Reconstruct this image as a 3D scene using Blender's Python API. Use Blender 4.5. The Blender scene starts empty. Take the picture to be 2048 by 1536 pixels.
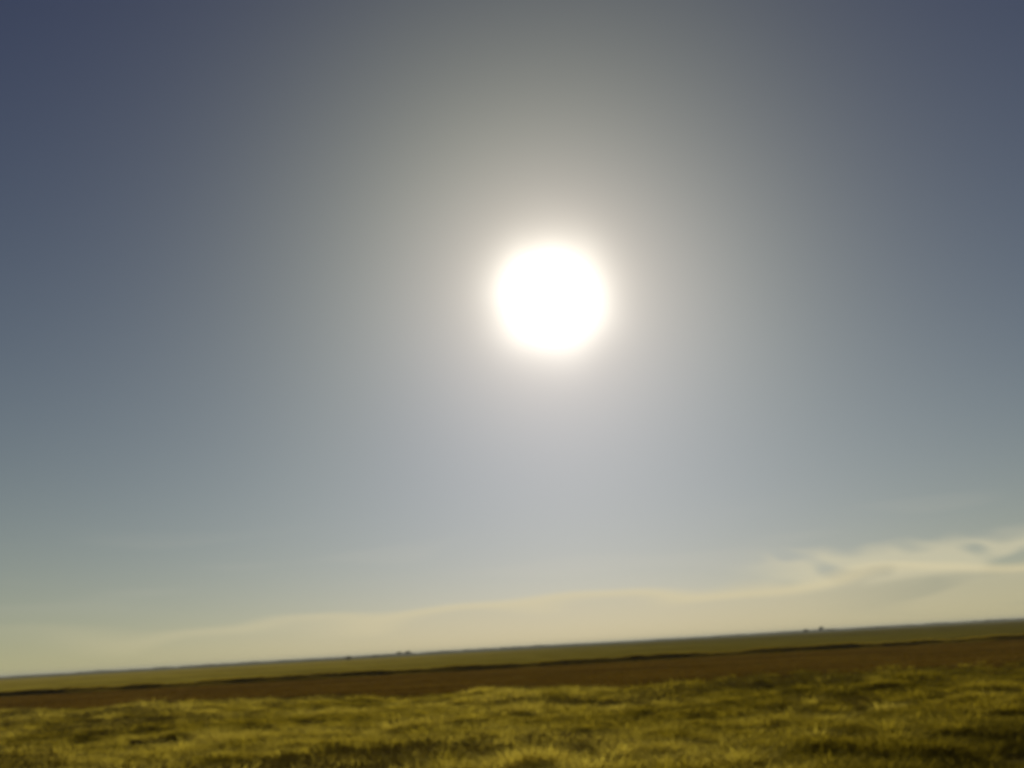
import bpy, math
import numpy as np
from mathutils import Vector, Matrix

# ------------------------------------------------------------------ camera
SC = bpy.context.scene
COL = SC.collection
R = math.radians
FPX = 1773.0                       # focal length in pixels of a 2048 wide frame
EYE = 2.5
PITCH, ROLL = R(16.55), R(3.25)
cam_d = bpy.data.cameras.new('camera')
cam_d.sensor_width = 36.0
cam_d.lens = 36.0 * FPX / 2048
cam_d.clip_start, cam_d.clip_end = 0.1, 60000
cam_d.dof.use_dof = True           # the phone never found its focus: soft all over
cam_d.dof.focus_distance = 1.0
cam_d.dof.aperture_fstop = 7.4
cam_d.dof.aperture_ratio = 0.75
cam = bpy.data.objects.new('camera', cam_d)
COL.objects.link(cam)
M = Matrix.Rotation(R(90) + PITCH, 4, 'X') @ Matrix.Rotation(-ROLL, 4, 'Z')
cam.matrix_world = Matrix.Translation((0, 0, EYE)) @ M
SC.camera = cam


def pixel_dir(px, py):
    v = Vector(((px - 1024) / FPX, -(py - 768) / FPX, -1)).normalized()
    return (M.to_3x3() @ v).normalized()


SUN = pixel_dir(1103, 594)
SUN_EL = math.asin(SUN.z)
SUN_AZ = math.atan2(SUN.x, SUN.y)    # from +Y towards +X

# ------------------------------------------------------------------ node helpers
class NT:
    def __init__(s, tree):
        s.t = tree
        s.n = tree.nodes
        s.l = tree.links

    def new(s, kind, **kw):
        n = s.n.new(kind)
        for k, v in kw.items():
            setattr(n, k, v)
        return n

    def put(s, sock, v):
        if hasattr(v, 'links') or isinstance(v, bpy.types.NodeSocket):
            s.l.new(v, sock)
        else:
            sock.default_value = v

    def m(s, op, a, b=0.0, c=0.0, clamp=False):
        n = s.new('ShaderNodeMath', operation=op, use_clamp=clamp)
        s.put(n.inputs[0], a); s.put(n.inputs[1], b); s.put(n.inputs[2], c)
        return n.outputs[0]

    def vm(s, op, a, b=(0, 0, 0)):
        n = s.new('ShaderNodeVectorMath', operation=op)
        s.put(n.inputs[0], a); s.put(n.inputs[1], b)
        return n.outputs['Value'] if op in ('DOT_PRODUCT', 'LENGTH') else n.outputs[0]

    def smooth(s, x, lo, hi, a=0.0, b=1.0):
        n = s.new('ShaderNodeMapRange', interpolation_type='SMOOTHSTEP')
        for i, v in enumerate((x, lo, hi, a, b)):
            s.put(n.inputs[i], v)
        return n.outputs[0]

    def noise(s, vec, scale, detail=3.0, rough=0.5):
        n = s.new('ShaderNodeTexNoise')
        s.put(n.inputs['Vector'], vec)
        n.inputs['Scale'].default_value = scale
        n.inputs['Detail'].default_value = detail
        n.inputs['Roughness'].default_value = 0.0
        return n.outputs['Fac']

    def mix(s, f, a, b, blend='MIX'):
        n = s.new('ShaderNodeMix', data_type='RGBA', blend_type=blend)
        s.put(n.inputs[0], f)
        s.put(n.inputs[6], a if not isinstance(a, tuple) else (*a, 1)[:4])
        s.put(n.inputs[7], b if not isinstance(b, tuple) else (*b, 1)[:4])
        return n.outputs[2]

    def ramp(s, f, stops):
        n = s.new('ShaderNodeValToRGB')
        s.put(n.inputs[0], f)
        e = n.color_ramp.elements
        while len(e) < len(stops):
            e.new(0.5)
        for i, (p, c) in enumerate(stops):
            e[i].position = p
            e[i].color = (*c, 1)
        return n.outputs[0]

    def comb(s, x, y, z):
        n = s.new('ShaderNodeCombineXYZ')
        for i, v in enumerate((x, y, z)):
            s.put(n.inputs[i], v)
        return n.outputs[0]


def lin(r, g, b):
    return tuple(((c / 255) / 12.92 if c <= 10 else ((c / 255 + 0.055) / 1.055) ** 2.4) for c in (r, g, b))

# ------------------------------------------------------------------ sky
world = bpy.data.worlds.new('World')
SC.world = world
world.use_nodes = True
w = NT(world.node_tree)
w.n.clear()
STR = 0.05
sky = w.new('ShaderNodeTexSky', sky_type='NISHITA', sun_disc=False)
sky.sun_elevation = SUN_EL
sky.sun_rotation = SUN_AZ
sky.altitude = 200
sky.air_density = 1.0
sky.dust_density = 1.0
sky.ozone_density = 1.2
d = w.new('ShaderNodeTexCoord').outputs['Generated']
sep = w.new('ShaderNodeSeparateXYZ')
w.put(sep.inputs[0], d)
el = w.m('DIVIDE', w.m('ARCSINE', sep.outputs[2]), R(1))                       # degrees above the horizon
az = w.m('DIVIDE', w.m('ARCTAN2', sep.outputs[0], sep.outputs[1]), R(1))       # degrees east of the view
th = w.m('DIVIDE', w.m('ARCCOSINE', w.m('MINIMUM', w.vm('DOT_PRODUCT', d, tuple(SUN)), 0.999999)), R(1))


def lobe(amp, sigma, power, col):
    f = w.m('MULTIPLY', w.m('EXPONENT', w.m('MULTIPLY', w.m('POWER', w.m('DIVIDE', th, sigma), power), -1.0)), amp)
    n = w.vm('MULTIPLY', w.comb(f, f, f), col)
    return n


# the phone's colour balance of clear sky, then thick dust low down, then the aureole of the sun in hazy air
tot = w.vm('MULTIPLY', sky.outputs[0], (0.0080, 0.0084, 0.0222))
low = w.m('EXPONENT', w.m('MULTIPLY', w.m('MAXIMUM', el, 0.0), -1 / 14.0))
tot = w.vm('ADD', tot, w.vm('MULTIPLY', w.comb(low, low, low), (0.225, 0.300, 0.115)))
lowest = w.m('EXPONENT', w.m('MULTIPLY', w.m('MAXIMUM', el, 0.0), -1 / 5.0))
tot = w.vm('ADD', tot, w.vm('MULTIPLY', w.comb(lowest, lowest, lowest), (0.100, 0.025, 0.0)))
for a in ((4.0, 1.98, 1.45, (1.0, 0.95, 0.84)), (1.0, 6.0, 1.3, (0.52, 0.38, 0.30)), (1.0, 14.5, 1.3, (0.268, 0.285, 0.03))):
    thin = w.noise(d, 16.0 if a[0] > 2 else 2.6, 4.0, 0.55)        # thin uneven haze high up
    g = w.smooth(thin, 0.25, 0.75, *((0.88, 1.14) if a[0] > 2 else (0.90, 1.10)))
    tot = w.vm('ADD', tot, w.vm('MULTIPLY', lobe(*a), w.comb(g, g, g)))
# low bank of thin cloud, thickest to the right
cv = w.comb(w.m('MULTIPLY', az, 0.16), w.m('MULTIPLY', el, 0.62), 3.7)
cn = w.noise(cv, 1.0, 5.0, 0.52)
cn2 = w.noise(w.comb(w.m('MULTIPLY', az, 0.05), w.m('MULTIPLY', el, 0.25), 9.1), 1.0, 2.0, 0.5)
topel = w.m('ADD', w.m('ADD', w.smooth(az, -30.0, 2.0, 2.0, 2.7), w.smooth(az, 12.0, 28.0, 0.0, 0.75)), w.m('MULTIPLY', w.m('SUBTRACT', cn2, 0.5), 0.8))
rise = w.m('SUBTRACT', topel, el)                                              # degrees below the cloud top
edge = w.smooth(w.m('ADD', rise, w.m('MULTIPLY', w.m('SUBTRACT', cn, 0.5), 1.8)), -0.45, 0.35)
fade = w.smooth(w.m('ADD', rise, w.m('MULTIPLY', w.m('SUBTRACT', cn, 0.5), 2.4)), 0.10, 1.0, 1.0, 0.0)
rim = w.m('MULTIPLY', edge, fade)
amt = w.m('MULTIPLY', rim, w.smooth(az, -34.0, 4.0, 0.05, 0.44))
tot = w.mix(amt, tot, lin(236, 220, 172))
veil = w.m('MULTIPLY', edge, w.smooth(az, -34.0, 0.0, 0.0, 0.35))
tot = w.mix(veil, tot, lin(200, 187, 152))
# broken heaps above it to the right, and wisps higher up
hn = w.noise(w.comb(w.m('MULTIPLY', az, 0.42), w.m('MULTIPLY', el, 0.80), 41.2), 1.0, 5.0, 0.55)
win = w.m('MULTIPLY', w.m('MULTIPLY', w.smooth(az, 12.0, 18.5), w.smooth(el, 1.9, 3.4)), w.smooth(w.m('ADD', el, w.m('MULTIPLY', hn, 1.6)), 4.9, 5.9, 1.0, 0.0))
heap = w.m('MULTIPLY', win, w.smooth(hn, 0.30, 0.56))
tot = w.mix(w.m('MULTIPLY', heap, 0.48), tot, lin(224, 213, 176))
wn = w.noise(w.comb(w.m('MULTIPLY', az, 0.10), w.m('MULTIPLY', el, 0.75), 33.0), 1.0, 4.0, 0.5)
wisp = w.m('MULTIPLY', w.smooth(wn, 0.52, 0.72), w.m('MULTIPLY', w.smooth(el, 2.6, 4.0), w.smooth(el, 6.0, 8.5, 1.0, 0.0)))
tot = w.mix(w.m('MULTIPLY', wisp, 0.05), tot, lin(222, 212, 190))
gn = w.noise(w.comb(w.m('MULTIPLY', az, 0.14), w.m('MULTIPLY', el, 0.9), 12.6), 1.0, 4.0, 0.5)
grey = w.m('MULTIPLY', w.m('MULTIPLY', edge, w.m('SUBTRACT', 1.0, fade)), w.m('MULTIPLY', w.smooth(az, 16.0, 27.0), w.smooth(gn, 0.35, 0.6)))
tot = w.mix(w.m('MULTIPLY', w.m('MULTIPLY', grey, 0.6), w.smooth(el, 0.3, 1.2)), tot, lin(160, 160, 140))
bg = w.new('ShaderNodeBackground')
w.put(bg.inputs[0], w.vm('MULTIPLY', tot, (1 / STR,) * 3))
bg.inputs[1].default_value = STR
w.l.new(bg.outputs[0], w.new('ShaderNodeOutputWorld').inputs[0])

# ------------------------------------------------------------------ sun
sun_d = bpy.data.lights.new('sun', 'SUN')
sun_d.energy = 5.0
sun_d.angle = R(0.53)
sun_d.color = (1.0, 0.93, 0.80)
sun = bpy.data.objects.new('sun', sun_d)
COL.objects.link(sun)
sun.rotation_euler = SUN.to_track_quat('Z', 'Y').to_euler()
sun.location = (0, 0, 60)

vs = SC.view_settings
vs.view_transform = 'Standard'
vs.look = 'None'
vs.gamma = 1.0
vs.exposure = 0.0
vs.use_curve_mapping = False
SC.cycles.max_bounces = 6
SC.cycles.volume_bounces = 1
SC.cycles.transparent_max_bounces = 6

# ------------------------------------------------------------------ noise on arrays
def _h(ix, iy, seed):
    n = (ix.astype(np.int64) * 374761393 + iy.astype(np.int64) * 668265263 + seed * 1442695041) & 0xFFFFFFFF
    n = ((n ^ (n >> 13)) * 1274126177) & 0xFFFFFFFF
    return ((n ^ (n >> 16)) & 0xFFFFFF) / 0xFFFFFF


def vnoise(x, y, seed=0):
    x0, y0 = np.floor(x), np.floor(y)
    fx, fy = x - x0, y - y0
    fx, fy = fx * fx * (3 - 2 * fx), fy * fy * (3 - 2 * fy)
    ix, iy = x0.astype(np.int64), y0.astype(np.int64)
    a, b = _h(ix, iy, seed), _h(ix + 1, iy, seed)
    c, e = _h(ix, iy + 1, seed), _h(ix + 1, iy + 1, seed)
    return (a * (1 - fx) + b * fx) * (1 - fy) + (c * (1 - fx) + e * fx) * fy


def fbm(x, y, seed=0, octs=4):
    s, a, t = 0, 1.0, 0
    for k in range(octs):
        s = s + a * vnoise(x * 2 ** k + 13.7 * k, y * 2 ** k - 7.1 * k, seed + k)
        t += a
        a *= 0.5
    return s / t


def sstep(x, lo, hi):
    t = np.clip((x - lo) / (hi - lo), 0, 1)
    return t * t * (3 - 2 * t)

# ------------------------------------------------------------------ lie of the land
BANK = 117.0


def edge_near(x):                    # where the meadow ends and the bare field begins
    xx = np.clip(x, -300, 90)
    return 51.0 - 0.30 * xx + 3.0 * (fbm(xx / 9, xx * 0, 31, 3) - 0.5) * 2


def hummock(x, y):
    wx = x + 1.5 * (vnoise(x / 4, y / 4, 5) - 0.5)
    r = fbm(wx / 1.7 + y * 0.07, y / 1.3, 11, 3)
    b = fbm(wx / 7.0, y / 4.2, 17, 2)
    near = sstep(y, 4, 9) * (1 - sstep(y, 90, 130)) * (1 - sstep(np.abs(x), 90, 140))
    return near * (0.60 * (r - 0.5) + 0.62 * (b - 0.5))


def ground_h(x, y):
    e1 = edge_near(x)
    inmeadow = 1 - sstep(y, e1 - 2, e1 + 0.5)
    z = hummock(x, y) * inmeadow
    onfield = sstep(y, e1, e1 + 3) * (1 - sstep(y, BANK - 4, BANK))
    z = z + onfield * (0.10 * (fbm(x / 6, y / 1.6, 41, 3) - 0.5) - 0.05)
    bank = sstep(y, BANK, BANK + 1.6)
    z = z + bank * (0.55 + 0.40 * (fbm(x / 5, y / 8, 51, 3) - 0.5))
    far = sstep(y, 250, 900)
    z = z - far * 0.5 + sstep(y, 700, 2500) * 1.0 * (fbm(x / 900, y / 700, 61, 2) - 0.5)
    return z


def geo_axis(lo, hi, d0, growth):
    v = [lo]
    dd = d0
    while v[-1] < hi:
        v.append(v[-1] + dd)
        dd *= growth
    return np.array(v)


xr = np.concatenate([np.arange(0, 34, 0.34), geo_axis(34, 20000, 0.36, 1.045)])
XS = np.concatenate([-xr[:0:-1], xr])

MATS = {}


def link_mesh(name, me, mat=None, parent=None):
    o = bpy.data.objects.new(name, me)
    COL.objects.link(o)
    if mat:
        me.materials.append(mat)
    if parent:
        o.parent = parent
    return o


def grid_strip(name, rows, mat, sag=0.0):
    """rows: list of y arrays, one per row across XS; all strips share XS so they meet edge to edge."""
    Y = np.array(rows)
    nr, nx = Y.shape
    X = np.repeat(XS[None, :], nr, 0)
    Z = ground_h(X, Y)
    co = np.stack([X, Y, Z], -1).reshape(-1, 3).astype(np.float32)
    i = np.arange(nr - 1)[:, None] * nx + np.arange(nx - 1)[None, :]
    f = np.stack([i, i + 1, i + nx + 1, i + nx], -1).reshape(-1, 4)
    me = bpy.data.meshes.new(name)
    me.vertices.add(len(co)); me.vertices.foreach_set('co', co.ravel())
    me.loops.add(f.size); me.loops.foreach_set('vertex_index', f.ravel().astype(np.int32))
    me.polygons.add(len(f))
    me.polygons.foreach_set('loop_start', np.arange(0, f.size, 4, dtype=np.int32))
    me.polygons.foreach_set('use_smooth', np.ones(len(f), dtype=bool))
    me.update()
    o = link_mesh(name, me, mat)
    o['kind'] = 'structure'
    return o


def soil_mat(name, stops, scale, bump, stretch=(1, 1, 1), east_tint=None):
    m = bpy.data.materials.new(name)
    m.use_nodes = True
    t = NT(m.node_tree)
    t.n.clear()
    pos = t.new('ShaderNodeNewGeometry').outputs['Position']
    v = t.vm('MULTIPLY', pos, stretch)
    a = t.noise(v, scale, 6.0, 0.6)
    b = t.noise(v, scale * 0.13, 4.0, 0.55)
    f = t.m('ADD', t.m('MULTIPLY', a, 0.5), t.m('MULTIPLY', b, 0.5))
    f = t.smooth(f, 0.32, 0.68)
    col = t.ramp(f, stops)
    if east_tint:                                            # towards the east, softly: greener on bare earth, darker on stubble
        sp = t.new('ShaderNodeSeparateXYZ')
        t.put(sp.inputs[0], pos)
        col = t.mix(t.smooth(t.m('ADD', sp.outputs[0], t.m('MULTIPLY', b, 60.0)), east_tint[0], east_tint[1]), col, t.mix(1.0, col, east_tint[2], 'MULTIPLY'))
    p = t.new('ShaderNodeBsdfDiffuse')
    t.put(p.inputs['Color'], col)
    p.inputs['Roughness'].default_value = 0.0
    bn = t.new('ShaderNodeBump')
    bn.inputs['Strength'].default_value = 0.8
    bn.inputs['Distance'].default_value = bump
    t.put(bn.inputs['Height'], t.noise(v, scale * 3, 5.0, 0.65))
    t.l.new(bn.outputs[0], p.inputs['Normal'])
    t.l.new(p.outputs[0], t.new('ShaderNodeOutputMaterial').inputs[0])
    return m


m_turf = soil_mat('turf', [(0.0, (0.030, 0.021, 0.006)), (0.5, (0.05, 0.037, 0.008)), (1.0, (0.09, 0.07, 0.014))], 1.6, 0.05)
m_brown = soil_mat('bare_earth', [(0.0, (0.080, 0.044, 0.010)), (0.5, (0.115, 0.062, 0.013)), (1.0, (0.16, 0.090, 0.019))], 0.9, 0.08, (0.18, 1, 1), (-10.0, 70.0, (0.72, 0.98, 0.8)))
m_bank = soil_mat('shaded_bank', [(0.0, (0.08, 0.056, 0.012)), (1.0, (0.16, 0.115, 0.02))], 1.2, 0.1)  # shade of the near face put into the bank's olive colour
m_crop = soil_mat('far_stubble', [(0.0, (0.15, 0.115, 0.014)), (0.5, (0.19, 0.15, 0.018)), (1.0, (0.25, 0.20, 0.028))], 0.25, 0.1, (0.2, 1, 1), (-80.0, 150.0, (0.42, 0.44, 0.5)))
m_plain = soil_mat('distant_plain', [(0.0, (0.06, 0.055, 0.018)), (1.0, (0.10, 0.09, 0.028))], 0.004, 0.1, (0.3, 1, 1))

e1 = edge_near(XS)
one = np.ones_like(XS)
ys = np.concatenate([-geo_axis(0, 15000, 6.0, 1.25)[::-1], np.arange(4, 14, 1.0), np.arange(14, 44, 0.32)])
ys = ys[np.concatenate([[True], np.diff(ys) > 0])]
rows = [one * y for y in ys[:-1]]
y0 = ys[-2]
# last rows run up to the slanting edge
emin = np.maximum(e1, 12.0)
lo = np.minimum(one * y0, emin - 3)
rows = [np.minimum(r, emin - 3 - 0.02 * (len(rows) - k)) for k, r in enumerate(rows)]
lo = rows[-1]
for k in range(1, 61):
    rows.append(lo + (emin - lo) * (k / 60))
grid_strip('meadow_ground', rows, m_turf)
rows2 = [emin + (BANK - emin) * (k / 60) for k in range(61)]
grid_strip('bare_field', rows2, m_brown)
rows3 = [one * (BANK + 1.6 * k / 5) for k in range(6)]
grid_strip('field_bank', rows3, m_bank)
yy = geo_axis(BANK + 1.6, 900, 1.5, 1.06)
yy[-1] = 900
grid_strip('far_field', [one * y for y in yy], m_crop)
yy = geo_axis(900, 20000, 40, 1.12)
grid_strip('distant_plain', [one * y for y in yy], m_plain)

# ------------------------------------------------------------------ grass: scattered real blades
def tuft_mesh(name, rng, n, h, spread, width, lean, heads=0.0):
    V, F, G = [], [], []
    for k in range(n):
        a = rng.uniform(0, 2 * math.pi)
        r = spread * math.sqrt(rng.uniform(0, 1))
        bx, by = r * math.cos(a), r * math.sin(a)
        hh = h * rng.uniform(0.55, 1.15)
        la = a + rng.normal(0, 0.7)
        ln = lean * hh * rng.uniform(0.3, 1.3)
        wx, wy = math.cos(la + math.pi / 2), math.sin(la + math.pi / 2)
        ww = width * rng.uniform(0.7, 1.3)
        i = len(V)
        for t, s in ((0, 1.0), (0.45, 0.85), (0.8, 0.5)):
            ox, oy = bx + math.cos(la) * ln * t * t, by + math.sin(la) * ln * t * t
            oz = hh * t * (1 - 0.18 * t * lean)
            V += [(ox - wx * ww * s / 2, oy - wy * ww * s / 2, oz), (ox + wx * ww * s / 2, oy + wy * ww * s / 2, oz)]
            G += [t, t]
        V.append((bx + math.cos(la) * ln, by + math.sin(la) * ln, hh * (1 - 0.18 * lean)))
        G.append(1.0)
        F += [(i, i + 1, i + 3, i + 2), (i + 2, i + 3, i + 5, i + 4), (i + 4, i + 5, i + 6)]
        if rng.uniform() < heads:                         # seed head: a slim spindle
            j = len(V)
            x, y, z = V[-1]
            q = ww * 1.6
            V += [(x, y, z - 0.03), (x + q, y, z + 0.02), (x - q * .5, y + q * .86, z + 0.02), (x - q * .5, y - q * .86, z + 0.02), (x, y, z + 0.09)]
            G += [1.4] * 5
            F += [(j, j + 1, j + 2), (j, j + 2, j + 3), (j, j + 3, j + 1), (j + 4, j + 2, j + 1), (j + 4, j + 3, j + 2), (j + 4, j + 1, j + 3)]
    me = bpy.data.meshes.new(name)
    me.from_pydata(V, [], F)
    at = me.attributes.new('along', 'FLOAT', 'POINT')
    at.data.foreach_set('value', np.array(G, dtype=np.float32))
    return me


def grass_mat(name, dark, mid, pale, trans=0.52):
    m = bpy.data.materials.new(name)
    m.use_nodes = True
    t = NT(m.node_tree)
    t.n.clear()
    a = t.new('ShaderNodeAttribute', attribute_type='INSTANCER', attribute_name='tint').outputs['Fac']
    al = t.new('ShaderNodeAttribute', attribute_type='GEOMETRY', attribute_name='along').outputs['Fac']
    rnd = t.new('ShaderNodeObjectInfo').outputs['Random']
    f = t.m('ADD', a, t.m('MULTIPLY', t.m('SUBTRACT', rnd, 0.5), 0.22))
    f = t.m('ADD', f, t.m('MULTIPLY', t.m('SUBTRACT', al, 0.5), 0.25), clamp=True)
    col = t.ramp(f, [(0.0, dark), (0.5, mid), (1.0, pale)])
    p = t.new('ShaderNodeBsdfDiffuse')
    t.put(p.inputs['Color'], col)
    tr = t.new('ShaderNodeBsdfTranslucent')
    t.put(tr.inputs[0], t.mix(1.0, col, (1.0, 0.95, 0.45), 'MULTIPLY'))
    mx = t.new('ShaderNodeMixShader')
    mx.inputs[0].default_value = trans
    t.l.new(p.outputs[0], mx.inputs[1]); t.l.new(tr.outputs[0], mx.inputs[2])
    t.l.new(mx.outputs[0], t.new('ShaderNodeOutputMaterial').inputs[0])
    return m


def scatter(name, protos, pts, scl, rotz, tint, idx, mat, lab, cat):
    me = bpy.data.meshes.new(name)
    n = len(pts)
    me.vertices.add(n)
    me.vertices.foreach_set('co', pts.astype(np.float32).ravel())
    for nm, arr, ty in (('tint', tint, 'FLOAT'), ('sc', scl, 'FLOAT'), ('rz', rotz, 'FLOAT'), ('idx', idx, 'INT')):
        at = me.attributes.new(nm, ty, 'POINT')
        at.data.foreach_set('value', arr.astype(np.int32 if ty == 'INT' else np.float32))
    me.update()
    o = link_mesh(name, me)
    o['kind'] = 'stuff'
    o['label'] = lab
    o['category'] = cat
    ng = bpy.data.node_groups.new(name + '_scatter', 'GeometryNodeTree')
    ng.interface.new_socket('Geometry', in_out='INPUT', socket_type='NodeSocketGeometry')
    ng.interface.new_socket('Geometry', in_out='OUTPUT', socket_type='NodeSocketGeometry')
    N, L = ng.nodes, ng.links
    gi, go = N.new('NodeGroupInput'), N.new('NodeGroupOutput')
    m2p = N.new('GeometryNodeMeshToPoints')
    L.new(gi.outputs[0], m2p.inputs[0])
    join = N.new('GeometryNodeJoinGeometry')

    def attr(nm, ty):
        a = N.new('GeometryNodeInputNamedAttribute')
        a.data_type = ty
        a.inputs['Name'].default_value = nm
        return a.outputs['Attribute']
    ai, asc, arz = attr('idx', 'INT'), attr('sc', 'FLOAT'), attr('rz', 'FLOAT')
    cx = N.new('ShaderNodeCombineXYZ'); L.new(arz, cx.inputs[2])
    for k, pm in enumerate(protos):
        pm.materials.append(mat)
        po = bpy.data.objects.new(pm.name, pm)            # never linked to the scene
        oi = N.new('GeometryNodeObjectInfo')
        oi.inputs['Object'].default_value = po
        cmpn = N.new('FunctionNodeCompare')
        cmpn.data_type = 'INT'
        cmpn.operation = 'EQUAL'
        L.new(ai, cmpn.inputs[2])
        cmpn.inputs[3].default_value = k
        ip = N.new('GeometryNodeInstanceOnPoints')
        L.new(m2p.outputs[0], ip.inputs['Points'])
        L.new(cmpn.outputs[0], ip.inputs['Selection'])
        L.new(oi.outputs['Geometry'], ip.inputs['Instance'])
        L.new(asc, ip.inputs['Scale'])
        L.new(cx.outputs[0], ip.inputs['Rotation'])
        L.new(ip.outputs[0], join.inputs[0])
    L.new(join.outputs[0], go.inputs[0])
    md = o.modifiers.new('scatter', 'NODES')
    md.node_group = ng
    return o


rng = np.random.default_rng(7)


def wedge_points(n, y0, y1, power, margin=8):
    """more points near, fewer far, over what can be seen from about here"""
    u = rng.uniform(0, 1, n)
    y = (y0 ** power + u * (y1 ** power - y0 ** power)) ** (1 / power)
    x = rng.uniform(-1, 1, n) * (y * 0.66 + margin)
    return x, y


def meadow_tint(x, y):
    f = 0.20 + 0.70 * fbm(x / 2.4 + y * 0.1, y / 2.2, 71, 4)
    f += 0.50 * (fbm(x / 12, y / 7, 81, 2) - 0.5)
    f += hummock(x, y) * 0.40
    f -= 0.34 * sstep(x, 1.0, 13.0)                      # greener sward to the right, with the lens's dark falloff put into its tint
    return np.clip(f, 0, 1)


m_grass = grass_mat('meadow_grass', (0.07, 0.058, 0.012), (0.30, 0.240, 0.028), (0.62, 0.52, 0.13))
m_dry = grass_mat('dry_grass', (0.10, 0.075, 0.018), (0.19, 0.145, 0.035), (0.30, 0.25, 0.09), 0.4)
m_weed = grass_mat('field_weed', (0.08, 0.050, 0.010), (0.15, 0.090, 0.016), (0.22, 0.14, 0.026), 0.35)
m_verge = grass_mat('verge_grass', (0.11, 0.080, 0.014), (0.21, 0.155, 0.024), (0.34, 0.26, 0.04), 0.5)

P = [tuft_mesh('grass_tuft', rng, 46, 0.24 + 0.05 * k, 0.20, 0.011, 0.8 + 0.2 * k) for k in range(4)]
x, y = wedge_points(90000, 9, 82, 1.15)
dens = fbm(x / 1.6, y / 1.3, 91, 3)
keep = dens > 0.44 + 0.1 * rng.uniform(-1, 1, len(x))
x, y = x[keep], y[keep]
s1 = (0.45 + 0.9 * fbm(x / 2.2, y / 1.5, 101, 3)) * rng.uniform(0.75, 1.3, len(x))
t1 = meadow_tint(x, y)
# tussocks: a dozen tufts crowded together, tallest in the middle
tx, ty = wedge_points(9000, 9, 80, 1.2)
ts = rng.uniform(0.5, 1.25, len(tx)) ** 1.3
keep = (fbm(tx / 5, ty / 4, 141, 2) > 0.38)
tx, ty, ts = tx[keep], ty[keep], ts[keep]
K = 11
ang, rad = rng.uniform(0, 6.28, (len(tx), K)), np.sqrt(rng.uniform(0, 1, (len(tx), K)))
x2 = (tx[:, None] + np.cos(ang) * rad * 0.52 * ts[:, None]).ravel()
y2 = (ty[:, None] + np.sin(ang) * rad * 0.36 * ts[:, None]).ravel()
s2 = ((1.65 - 0.95 * rad) * ts[:, None] * rng.uniform(0.8, 1.15, (len(tx), K))).ravel()
t2 = np.clip(meadow_tint(x2, y2) + 0.10 + np.repeat(rng.normal(0, 0.13, len(tx)), K), 0, 1)
x, y, sc_, tn = np.concatenate([x, x2]), np.concatenate([y, y2]), np.concatenate([s1, s2]), np.concatenate([t1, t2])
rag = 1.0 + 4.5 * sstep(x, -5.0, 22.0)                    # on the right the sward thins out into the bare field
keep = y < edge_near(x) + rag * rng.normal(0, 1, len(x))
x, y, sc_, tn = x[keep], y[keep], sc_[keep], tn[keep]
sc_ = sc_ * (1 + np.clip(y - 25, 0, 60) / 110)
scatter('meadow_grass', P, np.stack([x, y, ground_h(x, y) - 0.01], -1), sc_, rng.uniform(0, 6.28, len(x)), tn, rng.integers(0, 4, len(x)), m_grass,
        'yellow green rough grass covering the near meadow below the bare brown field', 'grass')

P = [tuft_mesh('dry_tuft', rng, 26, 0.40 + 0.06 * k, 0.14, 0.008, 0.9, 0.5) for k in range(2)]
x, y = wedge_points(30000, 9, 75, 1.2)
keep = (fbm(x / 4.5, y / 3, 111, 3) + np.clip(-x / (y * 0.6), -1, 1) * 0.10 > 0.60) & (y < edge_near(x))
x, y = x[keep], y[keep]
scatter('dry_seed_grass', P, np.stack([x, y, ground_h(x, y) - 0.01], -1), rng.uniform(0.6, 1.2, len(x)), rng.uniform(0, 6.28, len(x)),
        rng.uniform(0.1, 0.9, len(x)), rng.integers(0, 2, len(x)), m_dry, 'pale dry seeding grass in patches among the meadow grass', 'dry grass')

P = [tuft_mesh('weed_tuft', rng, 20, 0.16, 0.22, 0.016, 1.1) for k in range(2)]
x, y = wedge_points(60000, 40, BANK, 1.1)
keep = y > edge_near(x) - 1.5
x, y = x[keep], y[keep]
scatter('field_weeds', P, np.stack([x, y, ground_h(x, y) - 0.01], -1), rng.uniform(0.5, 1.5, len(x)), rng.uniform(0, 6.28, len(x)),
        np.clip(fbm(x / 9, y / 4, 121, 3) + rng.normal(0, .1, len(x)), 0, 1), rng.integers(0, 2, len(x)), m_weed,
        'low reddish brown stubble covering the bare field between meadow and bank', 'stubble')

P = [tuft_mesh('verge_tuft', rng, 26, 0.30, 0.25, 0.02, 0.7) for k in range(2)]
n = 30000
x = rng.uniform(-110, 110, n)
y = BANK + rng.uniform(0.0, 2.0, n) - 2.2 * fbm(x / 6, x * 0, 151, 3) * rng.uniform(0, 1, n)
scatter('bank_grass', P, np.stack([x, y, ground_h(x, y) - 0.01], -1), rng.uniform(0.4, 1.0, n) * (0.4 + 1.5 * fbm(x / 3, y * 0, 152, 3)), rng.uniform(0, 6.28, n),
        np.clip(fbm(x / 9, y / 4, 131, 3) + (y - BANK - 1.6) * 0.25, 0, 1), rng.integers(0, 2, n), m_verge,  # tint darkens towards the near foot, the bank's shade in the grass
        'rough grass with shade in its colour on the low bank along the far side of the brown field', 'bank grass')

# ------------------------------------------------------------------ trees on the horizon
m_leaf = bpy.data.materials.new('leaf')
m_leaf.use_nodes = True
t = NT(m_leaf.node_tree); t.n.clear()
pr = t.new('ShaderNodeBsdfPrincipled'); pr.inputs['Roughness'].default_value = 0.7
t.put(pr.inputs['Base Color'], t.ramp(t.noise(t.new('ShaderNodeNewGeometry').outputs['Position'], 0.8, 3.0), [(0.3, (0.025, 0.032, 0.012)), (0.7, (0.07, 0.08, 0.03))]))
t.l.new(pr.outputs[0], t.new('ShaderNodeOutputMaterial').inputs[0])
m_bark = soil_mat('bark', [(0.0, (0.05, 0.035, 0.025)), (1.0, (0.11, 0.085, 0.06))], 3.0, 0.02, (4, 4, 1))


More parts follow.
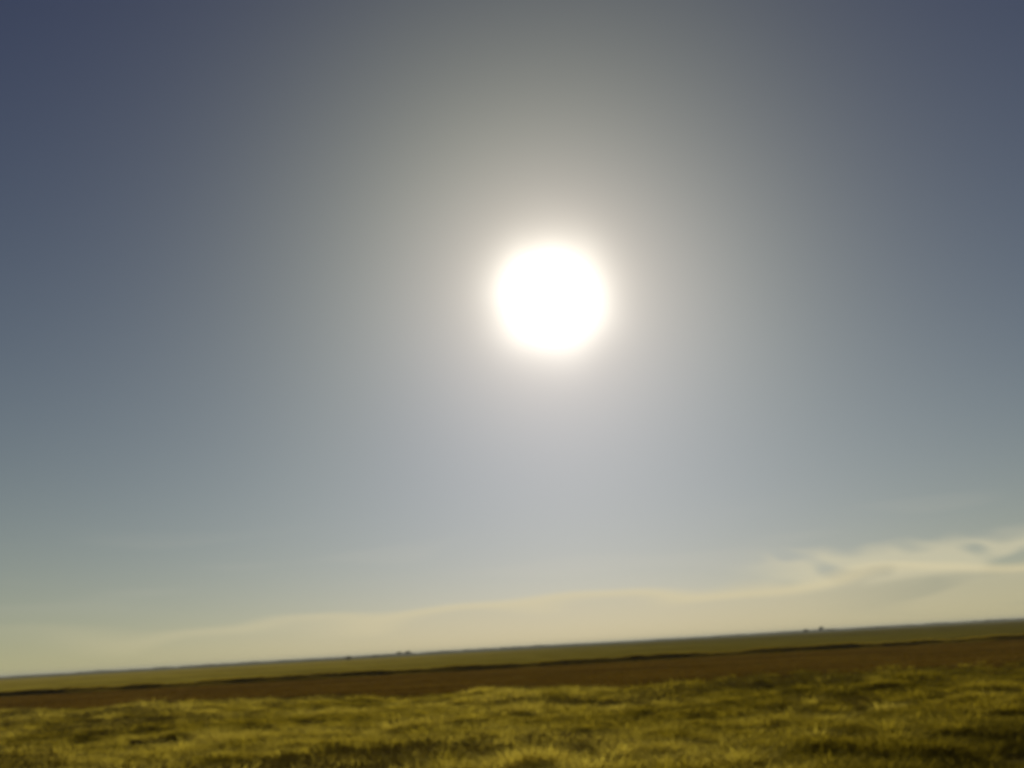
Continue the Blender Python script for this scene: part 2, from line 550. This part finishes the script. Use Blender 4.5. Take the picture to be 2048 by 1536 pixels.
def leaf_cloud(rng, blobs, n, size):
    """leaf clumps through the volume of several uneven lobes: (cx, cy, cz, rx, ry, rz)"""
    V, F = [], []
    bl = np.array(blobs)
    wgt = (bl[:, 3] * bl[:, 4] * bl[:, 5]); wgt = wgt / wgt.sum()
    ch = rng.choice(len(bl), n, p=wgt)
    dd = rng.normal(0, 1, (n, 3)); dd /= np.linalg.norm(dd, axis=1)[:, None]
    rr = rng.uniform(0.35, 1.05, n) ** 0.6
    c = bl[ch, :3] + dd * rr[:, None] * bl[ch, 3:]
    for k in range(n):
        a = rng.normal(0, 1, 3); a /= np.linalg.norm(a)
        b = np.cross(a, rng.normal(0, 1, 3)); b /= np.linalg.norm(b)
        s = size * rng.uniform(0.6, 1.4)
        i = len(V)
        V += [tuple(c[k] - a * s), tuple(c[k] + b * s * 0.6), tuple(c[k] + a * s), tuple(c[k] - b * s * 0.6)]
        F.append((i, i + 1, i + 2, i + 3))
    return V, F


def tube(V, F, pts, rads, seg=6):
    base = len(V)
    for p, r in zip(pts, rads):
        for s in range(seg):
            a = 2 * math.pi * s / seg
            V.append((p[0] + r * math.cos(a), p[1] + r * math.sin(a), p[2]))
    for k in range(len(pts) - 1):
        for s in range(seg):
            a, b = base + k * seg + s, base + k * seg + (s + 1) % seg
            F.append((a, b, b + seg, a + seg))


def horizon_point(px, py, dist):
    v = pixel_dir(px, py)
    k = dist / v.y
    return v.x * k, dist


def tree(name, px, dist, wide, tall, lab, cat, seed, trunk=0.25, grp=None):
    r = np.random.default_rng(seed)
    x, y = horizon_point(px, 1294 - (px - 1024) * 0.0566, dist)
    root = bpy.data.objects.new(name, None)
    COL.objects.link(root)
    root.location = (x, y, float(ground_h(np.array([x]), np.array([y]))[0]) - 0.1)
    root['label'] = lab; root['category'] = cat
    if grp:
        root['group'] = grp
    ht = tall * trunk
    V, F = [], []
    tube(V, F, [(0, 0, 0), (0.05 * wide * .3, 0, ht), (0.02 * wide, 0.1, tall * 0.7)], [0.05 * tall, 0.035 * tall, 0.012 * tall])
    for k in range(5):
        a = r.uniform(0, 6.28)
        e = (math.cos(a) * wide * 0.3, math.sin(a) * wide * 0.3, tall * r.uniform(0.5, 0.8))
        tube(V, F, [(0, 0, ht * r.uniform(0.8, 1.3)), (e[0] * .5, e[1] * .5, (ht + e[2]) / 2), e], [0.022 * tall, 0.015 * tall, 0.006 * tall], 5)
    me = bpy.data.meshes.new('trunk'); me.from_pydata(V, [], F)
    link_mesh('trunk', me, m_bark, root)
    blobs = []
    for k in range(7):
        a = r.uniform(0, 6.28); q = r.uniform(0, 0.30) * wide
        rz = tall * (1 - trunk) * r.uniform(0.22, 0.36)
        blobs.append((math.cos(a) * q, math.sin(a) * q * 0.7, min(tall - rz, ht + rz * 0.8 + r.uniform(0, tall * 0.4)), wide * r.uniform(0.16, 0.26), wide * r.uniform(0.16, 0.26), rz))
    V, F = leaf_cloud(r, blobs, 1500, 0.045 * tall + 0.08)
    me = bpy.data.meshes.new('crown'); me.from_pydata(V, [], F)
    link_mesh('crown', me, m_leaf, root)
    return root


tree('field_bush', 697, 798, 6.8, 3.8, 'dark round bush on the horizon, leftmost of the shapes above the yellow strip', 'bush', 1, 0.10)
tree('distant_tree', 752, 1330, 10.4, 4.4, 'low flat bush between the dark round bush and the touching pair of trees', 'bush', 2, 0.12)
tree('distant_tree', 797, 1330, 12.3, 6.7, 'wide dark tree on the horizon left of centre, left one of a touching pair', 'tree', 3, 0.18)
tree('distant_tree', 815, 1406, 11.4, 7.1, 'narrower dark tree on the horizon left of centre, right one of a touching pair', 'tree', 4, 0.2)
tree('distant_tree', 1611, 1216, 11.4, 5.9, 'squat dark tree on the right horizon, left one of two', 'tree', 5, 0.15)
tree('distant_tree', 1642, 1330, 10.6, 8.2, 'taller paler tree on the right horizon, right one of two', 'tree', 6, 0.25)
tree('distant_tree', 1664, 1444, 9.5, 4.4, 'very low bush just right of the taller right horizon tree', 'bush', 7, 0.12)
tree('distant_tree', 1975, 1710, 13.3, 5.2, 'low dark bush near the right end of the horizon', 'bush', 8, 0.15)

r = np.random.default_rng(99)
blobs = []
for k in range(560):
    y = r.uniform(2300, 3400)
    x = r.uniform(-0.75, 0.75) * y
    g = vnoise(np.array([x / 260.0]), np.array([0.5]), 3)[0]
    hh = r.uniform(2, 4.5) * (0.6 + 0.8 * g)
    ww = r.uniform(12, 34)
    z0 = float(ground_h(np.array([x]), np.array([y]))[0])
    blobs.append((x, y, z0 + hh * 0.5, ww, 8, hh * 0.55))
V, F = leaf_cloud(r, blobs, 52000, 1.6)
me = bpy.data.meshes.new('distant_woodland'); me.from_pydata(V, [], F)
o = link_mesh('distant_woodland', me, m_leaf)
o['kind'] = 'stuff'; o['label'] = 'thin dark line of far woodland fading into haze along the horizon'; o['category'] = 'woodland'

# ------------------------------------------------------------------ haze
HX, HZ0, HZ1 = 21500.0, -2.5, 14.0
V = [(sx * HX, sy * 23500, z) for z in (HZ0, HZ1) for sx, sy in ((-1, -1), (1, -1), (1, 1), (-1, 1))]
F = [(3, 2, 1, 0), (4, 5, 6, 7), (0, 1, 5, 4), (1, 2, 6, 5), (2, 3, 7, 6), (3, 0, 4, 7)]
me = bpy.data.meshes.new('haze'); me.from_pydata(V, [], F)
m_haze = bpy.data.materials.new('haze')
m_haze.use_nodes = True
t = NT(m_haze.node_tree); t.n.clear()
pv = t.new('ShaderNodeVolumePrincipled')
pv.inputs['Color'].default_value = (0.60, 0.62, 0.56, 1)
pv.inputs['Density'].default_value = 0.00016
t.l.new(pv.outputs[0], t.new('ShaderNodeOutputMaterial').inputs['Volume'])
o = link_mesh('haze', me, m_haze)
o['kind'] = 'stuff'
o['label'] = 'pale haze in the air over the plain'
